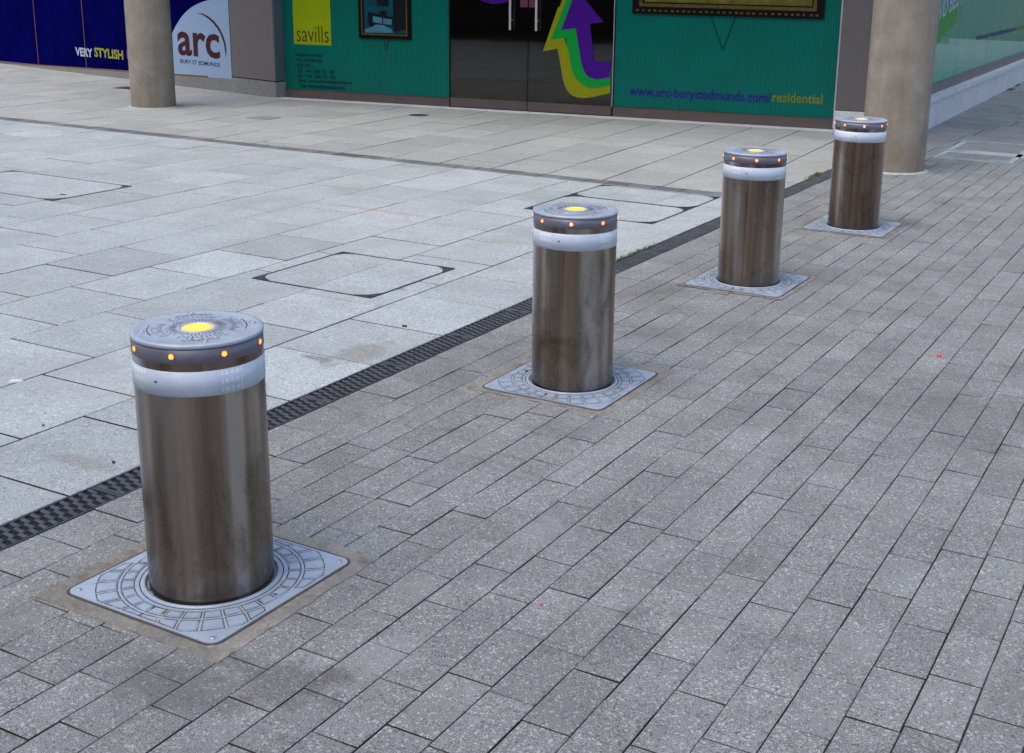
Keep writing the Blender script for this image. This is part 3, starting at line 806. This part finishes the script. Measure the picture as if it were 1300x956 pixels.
m = MB(); P2(m, 4.176, 4.184, .105, 3.0, .014, .020); m.build('glazing_trim', M['alu'], shop)
m = MB(); P2(m, 6.602, 6.616, .02, 3.0, -.03, .03); m.build('glazing_trim', M['alu'], shop)
for u0, u1, first in ((2.216, 3.168, 1), (3.177, 4.168, 0)):
    m = MB(); P2(m, u0, u1, .116, 3.0, -.012, 0); dg_ = m.build('glass_door', M['glass'], shop); dg_['label'] = 'left dark glass door leaf' if first else 'right dark glass door leaf with arrow graphic'
    m = MB(); P2(m, u0, u1, .012, .114, -.02, .008); m.build('kick_rail', M['brownmetal'], dg_)
    hu = 2.977 if first else 3.289
    m = MB(); m.tube((hu, -.060, .900), (hu, -.060, 2.0), .0135); m.tube((hu, -.060, 1.010), (hu, 0, 1.010), .008); m.tube((hu, -.060, 1.89), (hu, 0, 1.89), .008)
    m.tube((hu, .060, .900), (hu, .060, 2.0), .0135); m.tube((hu, .060, 1.010), (hu, .012, 1.010), .008)
    m.build('pull_handle', M['handle'], dg_)
m = MB(); P2(m, 3.075, 3.165, 1.150, 1.42, .001, .004); P2(m, 3.180, 3.257, 1.150, 1.42, .001, .004); m.build('door_notice', M['poster'], shop)
m = MB()   # dim room behind the doors
m.mat = 1; m.face([(1.6, .05, .004), (4.9, .05, .004), (4.9, 5, .004), (1.6, 5, .004)]); m.mat = 0
m.face([(1.6, 5, .004), (4.9, 5, .004), (4.9, 5, 3), (1.6, 5, 3)]); m.face([(1.6, .05, 0), (1.6, 5, 0), (1.6, 5, 3), (1.6, .05, 3)]); m.face([(4.9, .05, 0), (4.9, .05, 3), (4.9, 5, 3), (4.9, 5, 0)]); m.face([(1.6, .05, 3), (1.6, 5, 3), (4.9, 5, 3), (4.9, .05, 3)])
m.build('lobby', [M['room'], M['roomfloor']], shop)
m = MB(); P2(m, 2.216, 4.168, -.01, .010, -.03, .02); m.build('threshold', M['seal'], shop)
m = MB(); P2(m, -.05, 6.62, -.01, .004, .0, .17); m.build('pavement_edge_strip', M['kerbstone'], shop)
# right-hand pillar and stone plinth
m = MB(); P2(m, 6.617, ULEN, .212, 4.2, -.3, .035); m.build('pillar', M['pillar'], shop)
m = MB(); P2(m, 6.612, ULEN, .206, .2115, -.28, .02); m.build('shadow_gap', M['seal'], shop)
m = MB(); P2(m, 6.617, ULEN+.03, 0, .205, -.3, .06); m.build('stone_plinth', M['kerbstone'], shop)
# above the glazing
m = MB(); P2(m, -.0, 6.617, 3.002, 4.2, -.3, .05); m.build('fascia', M['pillar'], shop)
m = MB(); P2(m, -2.6, 7.9, 4.205, 8.0, -8, 2.05); m.build('upper_storey', M['render'], shop)
# graphics on the doors
arrow = F1.emp('arrow_graphic', 0, 'large purple, green and mustard arrow graphic stuck on the dark glass door', 'door graphic')
pu = [(3.73, 1.36), (3.562, .914), (3.731, .943), (3.765, .78), (3.808, .563), (3.849, .466), (3.89, .425), (3.935, .41), (3.98, .400), (4.02, .400), (4.146, .430), (4.146, .606), (3.962, .589), (3.94, .70), (3.899, .997), (4.055, 1.017)]
gn = [(3.72, 1.50), (3.446, .811), (3.617, .835), (3.66, .66), (3.69, .52), (3.71, .46), (3.745, .400), (3.787, .364), (3.85, .320), (3.917, .296), (4.0, .305), (4.150, .341), (4.150, .50), (3.80, .60), (3.78, 1.2)]
ye = [(3.70, 1.62), (3.54, 1.16), (3.525, 1.17), (3.351, .679), (3.523, .715), (3.56, .55), (3.595, .38), (3.617, .316), (3.655, .250), (3.705, .210), (3.765, .192), (3.835, .186), (3.95, .205), (4.151, .258), (4.151, .40), (3.72, .50), (3.60, .84)]
for nm, P_, mt, d in (('mustard_arrow', ye, 'mustard', .002), ('green_arrow', gn, 'brightgreen', .0035), ('purple_arrow', pu, 'purple', .005)):
    m = MB(); poly(m, P_, d-.0012, d); m.build(nm, M[mt], arrow)
m = MB(); cu_, cz_ = 2.765, 1.62
ro, ri = .443, .30
for i in range(48):
    a0, a1 = 2*PI*i/48, 2*PI*(i+1)/48
    if cu_ + ro*math.cos(a0) > 3.16: pass
    m.face([(min(3.16, cu_+ro*math.cos(a0)), -.003, cz_+ro*math.sin(a0)), (min(3.16, cu_+ro*math.cos(a1)), -.003, cz_+ro*math.sin(a1)), (cu_+ri*math.cos(a1), -.003, cz_+ri*math.sin(a1)), (cu_+ri*math.cos(a0), -.003, cz_+ri*math.sin(a0))])
cg = m.build('circle_graphic', M['purple']); e_ = F1.p; cg.location = (e_.x, e_.y, 0); cg.rotation_euler = (0, 0, F1.rz)
tag(cg, 'purple curved graphic at the top of the left glass door', 'door graphic')
# lime sign
sg = F1.emp('agent_sign', 0, 'lime green savills sign on the left green window', 'sign')
m = MB(); P2(m, .166, .672, .640, 1.45, .001, .003); m.build('board', M['lime'], sg)
lettering('lettering', 'savills', M['redink'], sg, .205, .640, .672, .862, .0045, weight=-.006)
# contact text
lines = [('Kings House Mews', .185, .548, .492), ('Bury St Edmunds', .190, .540, .430), ('IP33 1SE', .192, .375, .368), ('Tel  +44 1284 731 100', .200, .700, .305), ('Fax  +44 1284 731 109', .200, .715, .245), ('Email  burystedmunds@savills.com', .204, .935, .188), ('Web  www.savillsresidential.com', .212, .840, .130)]
for i, (s, u0, u1, z) in enumerate(lines): lettering('contact_line', s, M['greenink'], w1, u0, u1, z-.002, z+.048, .0015, weight=.03)
lettering('web_address', 'www.arc-burystedmunds.com/', M['urlpurple'], w2, 4.372, 5.940, .208, .352, .0016, weight=.016)
lettering('web_address', 'residential', M['urlyellow'], w2, 5.950, 6.475, .258, .360, .0016, weight=.012)
# framed pictures
def picture(name, u0, u1, z0, z1, fw, label, inner, scallop=False):
    t = F1.emp(name, 0, label, 'picture'); m = MB(); g = MB()
    for a, b, c_, d_ in ((u0, u1, z0, z0+fw), (u0, u0+fw, z0+fw, z1), (u1-fw, u1, z0+fw, z1)):
        P2(m, a, b, c_, d_, .001, .022)
    fr_ = m.build('frame', M['frameblack'], t)
    e = fw*.62
    P2(g, u0+e, u1-e, z0+e, z0+fw*.90, .022, .028); P2(g, u0+e, u0+fw*.9, z0+fw*.9, z1, .022, .028); P2(g, u1-fw*.9, u1-e, z0+fw*.9, z1, .022, .028)
    if scallop:
        k = u0 + .04
        while k < u1 - .03:
            g.lathe([(.013, 0), (.010, .008), (.0001, .011)], 8, cx=k, cy=0) if False else P2(g, k, k+.022+.012*rnd.random(), z0+fw*.22, z0+fw*.38, .022, .028)
            k += .055 + .02*rnd.random()
    g.build('gilt_moulding', M['framegold'], fr_)
    inner(t); return t
def in1(t):
    def flat(nm, mt, pts, d): m = MB(); poly(m, pts, d-.001, d); m.build(nm, M[mt], t)
    flat('photo', 'teal', [(1.11, .80), (1.655, .80), (1.655, 1.55), (1.11, 1.55)], .004)
    flat('dark_wall', 'photodark', [(1.50, .82), (1.655, .86), (1.655, 1.55), (1.49, 1.55)], .0055)
    flat('photo_floor', 'tealpale', [(1.12, .805), (1.50, .815), (1.46, .86), (1.36, .90), (1.26, .915), (1.18, .86), (1.12, .845)], .0055)
    flat('cabinet', 'photodark', [(1.17, .90), (1.21, .87), (1.25, .89), (1.27, .905), (1.49, .895), (1.50, .99), (1.17, 1.045)], .007)
    flat('drawer', 'tealpale', [(1.235, .93), (1.355, .915), (1.355, .98), (1.235, 1.0)], .0085)
    flat('drawer', 'tealpale', [(1.37, .912), (1.48, .905), (1.48, .965), (1.37, .978)], .0085)
    flat('mirror', 'photodark', [(1.29, 1.12), (1.44, 1.11), (1.44, 1.5), (1.29, 1.5)], .007)
    flat('basin', 'photodark', [(1.32, 1.01), (1.42, 1.0), (1.42, 1.06), (1.32, 1.06)], .0075)
picture('framed_picture', 1.052, 1.726, .745, 1.55, .062, 'framed teal bathroom picture in black and gilt frame on the left green window', in1)
def in2(t):
    m = MB(); P2(m, 4.50, 6.31, 1.243, 1.75, .002, .004); m.build('painting', M['pictgold'], t)
picture('framed_picture', 4.381, 6.430, 1.120, 1.75, .125, 'wide ornate black frame with gilt studs on the right green window', in2, True)
m = MB()
for a, b in (((5.241, 1.12), (5.392, .772)), ((5.392, .772), (5.51, 1.12))): m.tube((a[0], -.003, a[1]), (b[0], -.003, b[1]), .0045, 6)
o = m.build('hanging_cord', M['seal']); o.location = (F1.p.x, F1.p.y, 0); o.rotation_euler = (0, 0, F1.rz); tag(o, 'thin black V-shaped cord line below the wide ornate frame', 'cord')
m = MB()
for a, b in (((1.365, .744), (1.398, .617)), ((1.398, .617), (1.432, .744))): m.tube((a[0], -.003, a[1]), (b[0], -.003, b[1]), .0035, 6)
o = m.build('hanging_cord', M['seal']); o.location = (F1.p.x, F1.p.y, 0); o.rotation_euler = (0, 0, F1.rz); tag(o, 'short thin V-shaped cord line below the framed teal picture', 'cord')

# ---- right-hand shopfront, round the corner
c0 = F1.p + F1.d*ULEN
F2 = Frame((-2.915, 13.0), (-3.12, 21.0))
side = shop
RW = Frame((-2.92, 13.07), (-3.14, 21.3))
sidef = RW.emp('side_shopfront', 0, 'green glazed side wall on a white stone plinth receding at upper right', 'shopfront')
LW = 24
m = MB(); P2(m, -.05, LW, 0, .285, -.3, .0); m.build('stone_plinth', M['kerbstone'], sidef)
m = MB(); P2(m, -.06, LW, .287, .335, -.3, .025); m.build('plinth_coping', M['kerbstone'], sidef)
m = MB(); P2(m, .0, LW, .337, .430, -.3, -.07); m.build('bottom_rail', M['pillar'], sidef)
u = .02
for i in range(10):
    w = 2.36; m = MB(); P2(m, u, u+w-.012, .432, 3.2, -.14, -.11); m.build('green_glazing', M['greenglass'], sidef); u += w
m = MB(); P2(m, -.05, LW, 3.202, 4.2, -.3, 0); m.build('fascia', M['pillar'], sidef)
m = MB(); P2(m, 0, .1, .337, 3.2, -.3, -.07); m.build('corner_post', M['pillar'], sidef)
def band(mb, pts): poly(mb, pts, -.109, -.1075)
m = MB(); band(m, [(.10, .78), (.10, 1.0), (2.2, 1.30), (2.2, 1.06), (1.2, .86)]); m.build('green_stripe', M['brightgreen'], sidef)
m = MB(); band(m, [(.10, 1.18), (.10, 1.45), (1.3, 1.45), (.7, 1.30)]); m.build('mustard_stripe', M['mustard'], sidef)
lt = lettering('lettering', 'NG TWO BEDROOM', M['whiteink'], sidef, .10, 3.3, .96, 1.17, -.1065, weight=.01, slope=.135)
lettering('web_address', 'www.arc-burystedmunds.com/', M['urlpurple'], sidef, 3.72, 7.2, .77, .87, -.1065, weight=.02)
lettering('web_address', 'residential', M['urlyellow'], sidef, 7.25, 8.8, .79, .87, -.1065, weight=.02)
# third column, seen only as a reflection in the side glass
column(-.3, 31.5, .24, 4.6, 'round concrete column farther along the side street, mirrored in the green glass', 3)

# ---- hoarding at left
F3 = Frame((-17, 13.2), (-10.3, 11.83))
def ztop(u): return .012 + (u - 0)*.0285
hb = F3.emp('site_hoarding', 0, 'dark navy hoarding with white and lime lettering at the upper left', 'hoarding')
for i, (u0, u1) in enumerate(((-9.0, -5.2), (-5.19, -2.6), (-2.59, -1.33), (-1.32, 1.195), (1.207, 2.535), (2.547, 4.70), (4.702, 5.955))):
    m = MB(); n = 6
    z0, z1 = max(.02, ztop(u0)+.006), max(.02, ztop(u1)+.006)
    poly(m, [(u0, z0), (u1, z1), (u1, 3.0), (u0, 3.0)], -.02, .0)
    m.build('panel', M['navy'], hb)
for u0, u1 in ((1.196, 1.206), (2.536, 2.546)):
    m = MB(); P2(m, u0, u1, ztop(u0)+.006, 3.0, -.02, .004); m.build('timber_joint', M['wood'], hb)
m = MB(); poly(m, [(-9, .0), (0, .0), (5.45, ztop(5.45)-.012), (5.45, ztop(5.45)+.005), (0, ztop(0)+.005), (-9, .018)], -.03, .004); m.build('timber_edge', M['wood'], hb)
lettering('lettering', 'VERY', M['whiteink'], hb, 2.270, 2.725, .243, .362, .0015, weight=.03)
lettering('lettering', 'STYLISH', M['limeink'], hb, 2.775, 3.505, .256, .385, .0015, weight=.03)
lettering('lettering', 'HOMES', M['pinkink'], hb, 3.60, 4.45, .275, .398, .0015, weight=.03)
# logo board
lg = F3.emp('logo_board', 0, 'pale blue arc logo board between the left column and the taupe pillar', 'sign')
cu0 = [(4.705, .150), (5.455, .163), (5.455, .152), (5.955, .165), (5.955, 1.133), (5.85, 1.137), (5.72, 1.134), (5.598, 1.117), (5.45, 1.090), (5.31, 1.055), (5.174, 1.009), (5.05, .948), (4.95, .885), (4.86, .812), (4.79, .750), (4.712, .665)]
m = MB(); poly(m, cu0, .0005, .003); m.build('board', M['logowhite'], lg)
lettering('lettering', 'arc', M['maroon'], lg, 4.822, 5.735, .395, .700, .0045, weight=.022)
lettering('lettering', 'BURY ST EDMUNDS', M['inkdark'], lg, 4.862, 5.725, .298, .350, .0045, weight=.012)
outer = [(5.270, .944), (5.42, .940), (5.53, .910), (5.640, .862), (5.74, .790), (5.815, .700), (5.862, .600), (5.872, .500), (5.850, .415)]
inner = [(5.845, .500), (5.822, .600), (5.775, .695), (5.70, .775), (5.61, .840), (5.51, .888), (5.41, .925)]
m = MB(); po = outer + inner
k = len(inner)
op = outer; ip = [outer[0]] + inner[::-1] + [outer[-1]]
for i in range(8):
    m.face([(op[i][0], -.0045, op[i][1]), (ip[i][0], -.0045, ip[i][1]), (ip[i+1][0], -.0045, ip[i+1][1]), (op[i+1][0], -.0045, op[i+1][1])][::-1])
m.build('swoosh', M['maroon'], lg)
# left pillar and plinths
lp = F3.emp('cladding_pillar', 0, 'taupe metal clad pillar on a grey stone base between logo board and green window', 'pillar')
m = MB(); P2(m, 5.962, 6.815, .200, 4.2, -.35, .0); m.build('cladding', M['pillar'], lp)
m = MB(); P2(m, 6.817, 6.83, .200, 4.2, -.35, -.004); m.build('side_cladding', M['pillarblue'], lp)
m = MB(); P2(m, 5.962, 6.80, .188, .199, -.3, -.02); m.build('shadow_gap', M['seal'], lp)
m = MB(); P2(m, 5.958, 6.835, .0, .187, -.36, .012); m.build('stone_base', M['greystone'], lp)
sw = F3.emp('low_stone_wall', 0, 'low wedge of grey stone wall under the hoarding, right of the left column', 'wall')
m = MB(); poly(m, [(.3, -.01), (5.955, -.01), (5.955, .163), (.3, .012)], -.3, .006); m.build('stone', M['greystone'], sw)

# added unseen blocks behind the viewer, shaping the steel's reflections and dimming the foreground
def block(name, x, y, w, d, h, mat, label, rz=0):
    t = empty(name, (x, y, 0), rz, label, 'building'); m = MB(); m.box(-w/2, w/2, -d/2, d/2, -.02, h); m.build('wall', M[mat], t)
    k = int(w/3)
    for i in range(k):
        for j in range(int(h/3.2)):
            m = MB(); xx = -w/2 + 1 + i*3; m.box(xx, xx+1.6, d/2, d/2+.03, .9+j*3.2, 2.6+j*3.2); m.build('window', M['window'], t)
    m = MB(); m.box(-w/2-.2, w/2+.2, -d/2-.2, d/2+.2, h+.002, h+.35); m.build('parapet', M['pillar'], t)
    return t
block('added_brick_block', -15, -11, 22, 8, 14, 'brick', 'unseen brown brick block added behind the viewer to dim foreground and reflections')
block('added_pale_block', 17, -12, 22, 8, 9, 'render', 'unseen pale rendered block added behind the viewer to shape reflections in the steel')

# ------------------------------------------------------------------ litter, moss
def bit(name, x, y, sx, sy, mat, label, cat, rz=0, z=.0015, h=.003, n=7, seed=1):
    r = random.Random(seed); m = MB(); pts = []
    for k in range(n):
        a = 2*PI*k/n; q = r.uniform(.65, 1.1); pts.append((sx*q*math.cos(a), sy*q*math.sin(a)))
    top = [(p[0]*.8, p[1]*.8, h*r.uniform(.6, 1.3)) for p in pts]
    v = [(p[0], p[1], 0) for p in pts] + top + [(0, 0, h*1.3)]
    m.idx(v, [(k, (k+1) % n, n+(k+1) % n, n+k) for k in range(n)] + [(n+k, n+(k+1) % n, 2*n) for k in range(n)])
    o = m.build(name, mat); o.location = (x, y, z); o.rotation_euler = (0, 0, rz); return tag(o, label, cat)
bit('paper_scrap', -4.02, 3.05, .030, .012, M['paper'], 'torn white paper scrap on the light slabs at the left edge', 'litter', .6, h=.008, seed=2)
bit('cigarette_end', -3.54, 2.778, .007, .005, M['cork'], 'tiny orange-brown crumb on the light slabs left of the nearest bollard', 'litter', h=.006)
bit('pebble', -3.071, 2.663, .007, .006, M['stone'], 'small black pebble on the light slab beside the drain left of the nearest bollard', 'pebble', h=.006)
bit('paper_scrap', -2.640, 2.40, .012, .007, M['paper'], 'small white fleck lying behind the nearest bollard beside the drain', 'litter', .3, h=.006, seed=5)
bit('plastic_bit', -1.006, 5.309, .018, .010, M['redplastic'], 'small red plastic bit on the grey pavers at right', 'litter', .2, h=.006, seed=4)
bit('foil_scrap', -1.409, 2.545, .009, .004, M['pinkplastic'], 'tiny pink foil scrap on the grey pavers in the foreground', 'litter', 1.9, h=.003, seed=7)
bit('dead_leaf', -3.205, 4.475, .016, .009, M['leafb'], 'small brown dead leaf in a joint of the light slabs near the drain', 'leaf', .4, h=.006, seed=3)
bit('dead_leaf', -7.11, 5.92, .035, .015, M['leafb'], 'brown dead leaf on the light slabs by the wide recessed cover', 'leaf', .4, h=.006, seed=9)
rr = random.Random(11)
mo = MB()
def tuft(x, y, s):
    for _ in range(3):
        a = rr.uniform(0, 2*PI); d = Vector((math.cos(a), math.sin(a)))*s*.35; h = s*rr.uniform(.5, 1.1)
        p = Vector((x, y)) ; q = p + d*rr.uniform(.5, 1.6)
        n_ = Vector((-d.y, d.x))*.4
        mo.face([(p.x-n_.x, p.y-n_.y, 0), (p.x+n_.x, p.y+n_.y, 0), (q.x, q.y, h)])
for _ in range(420):
    y = rr.choice((rr.uniform(5.95, 6.75), rr.gauss(6.15, .12), rr.gauss(6.5, .1))); tuft(-2.985 + rr.gauss(0, .010), y, rr.uniform(.006, .015))
for _ in range(160): tuft(-2.985 + rr.gauss(0, .014), rr.gauss(9.85, .10), rr.uniform(.008, .020))
for _ in range(60): tuft(-3.68 + rr.gauss(0, .008), 5.50 + rr.gauss(0, .008), .008)
for _ in range(40): tuft(-3.68 + rr.gauss(0, .008), 4.82 + rr.gauss(0, .006), .007)
tag(mo.build('moss', M['moss']), 'green moss and grass tufts sprouting along the edge of the drain', 'moss', kind='stuff')

# ------------------------------------------------------------------ camera, light
cam = bpy.data.cameras.new('Camera'); co = bpy.data.objects.new('Camera', cam); col.objects.link(co); scene.camera = co
R_ = [(0.87937256, 0.47575916, 0.01889755), (-0.14420831, 0.22830314, 0.96285079), (-0.45377072, 0.84942975, -0.26937194)]
Mx = Matrix(((R_[0][0], R_[1][0], -R_[2][0], 0), (R_[0][1], R_[1][1], -R_[2][1], 0), (R_[0][2], R_[1][2], -R_[2][2], 1.5777), (0, 0, 0, 1)))
co.matrix_world = Mx
cam.sensor_fit = 'HORIZONTAL'; cam.sensor_width = 36; cam.lens = 36*1593.376/1300
cam.shift_x = -65.68/1300; cam.shift_y = -(478 - 405.13)/1300
cam.clip_start = .05; cam.clip_end = 1000

w = bpy.data.worlds.new('World'); scene.world = w; w.use_nodes = True
nt = w.node_tree; bg = nt.nodes['Background']
sky = nt.nodes.new('ShaderNodeTexSky'); sky.sky_type = 'NISHITA'; sky.sun_disc = False
EL, AZ = 62, 200
sky.sun_elevation = math.radians(EL); sky.sun_rotation = math.radians(AZ); sky.air_density = 1.0; sky.dust_density = 3.5; sky.ozone_density = 1.0
nt.links.new(sky.outputs[0], bg.inputs[0]); bg.inputs[1].default_value = .15
sd = bpy.data.lights.new('Sun', 'SUN'); so = bpy.data.objects.new('Sun', sd); col.objects.link(so)
sd.energy = .6; sd.angle = math.radians(50); sd.color = (1, .97, .93)
az = math.radians(AZ); dirv = Vector((math.sin(az)*math.cos(math.radians(EL)), math.cos(az)*math.cos(math.radians(EL)), math.sin(math.radians(EL))))
so.rotation_euler = dirv.to_track_quat('Z', 'Y').to_euler()
scene.view_settings.view_transform = 'Standard'; scene.view_settings.look = 'None'; scene.view_settings.gamma = 1
scene.view_settings.exposure = 0.72
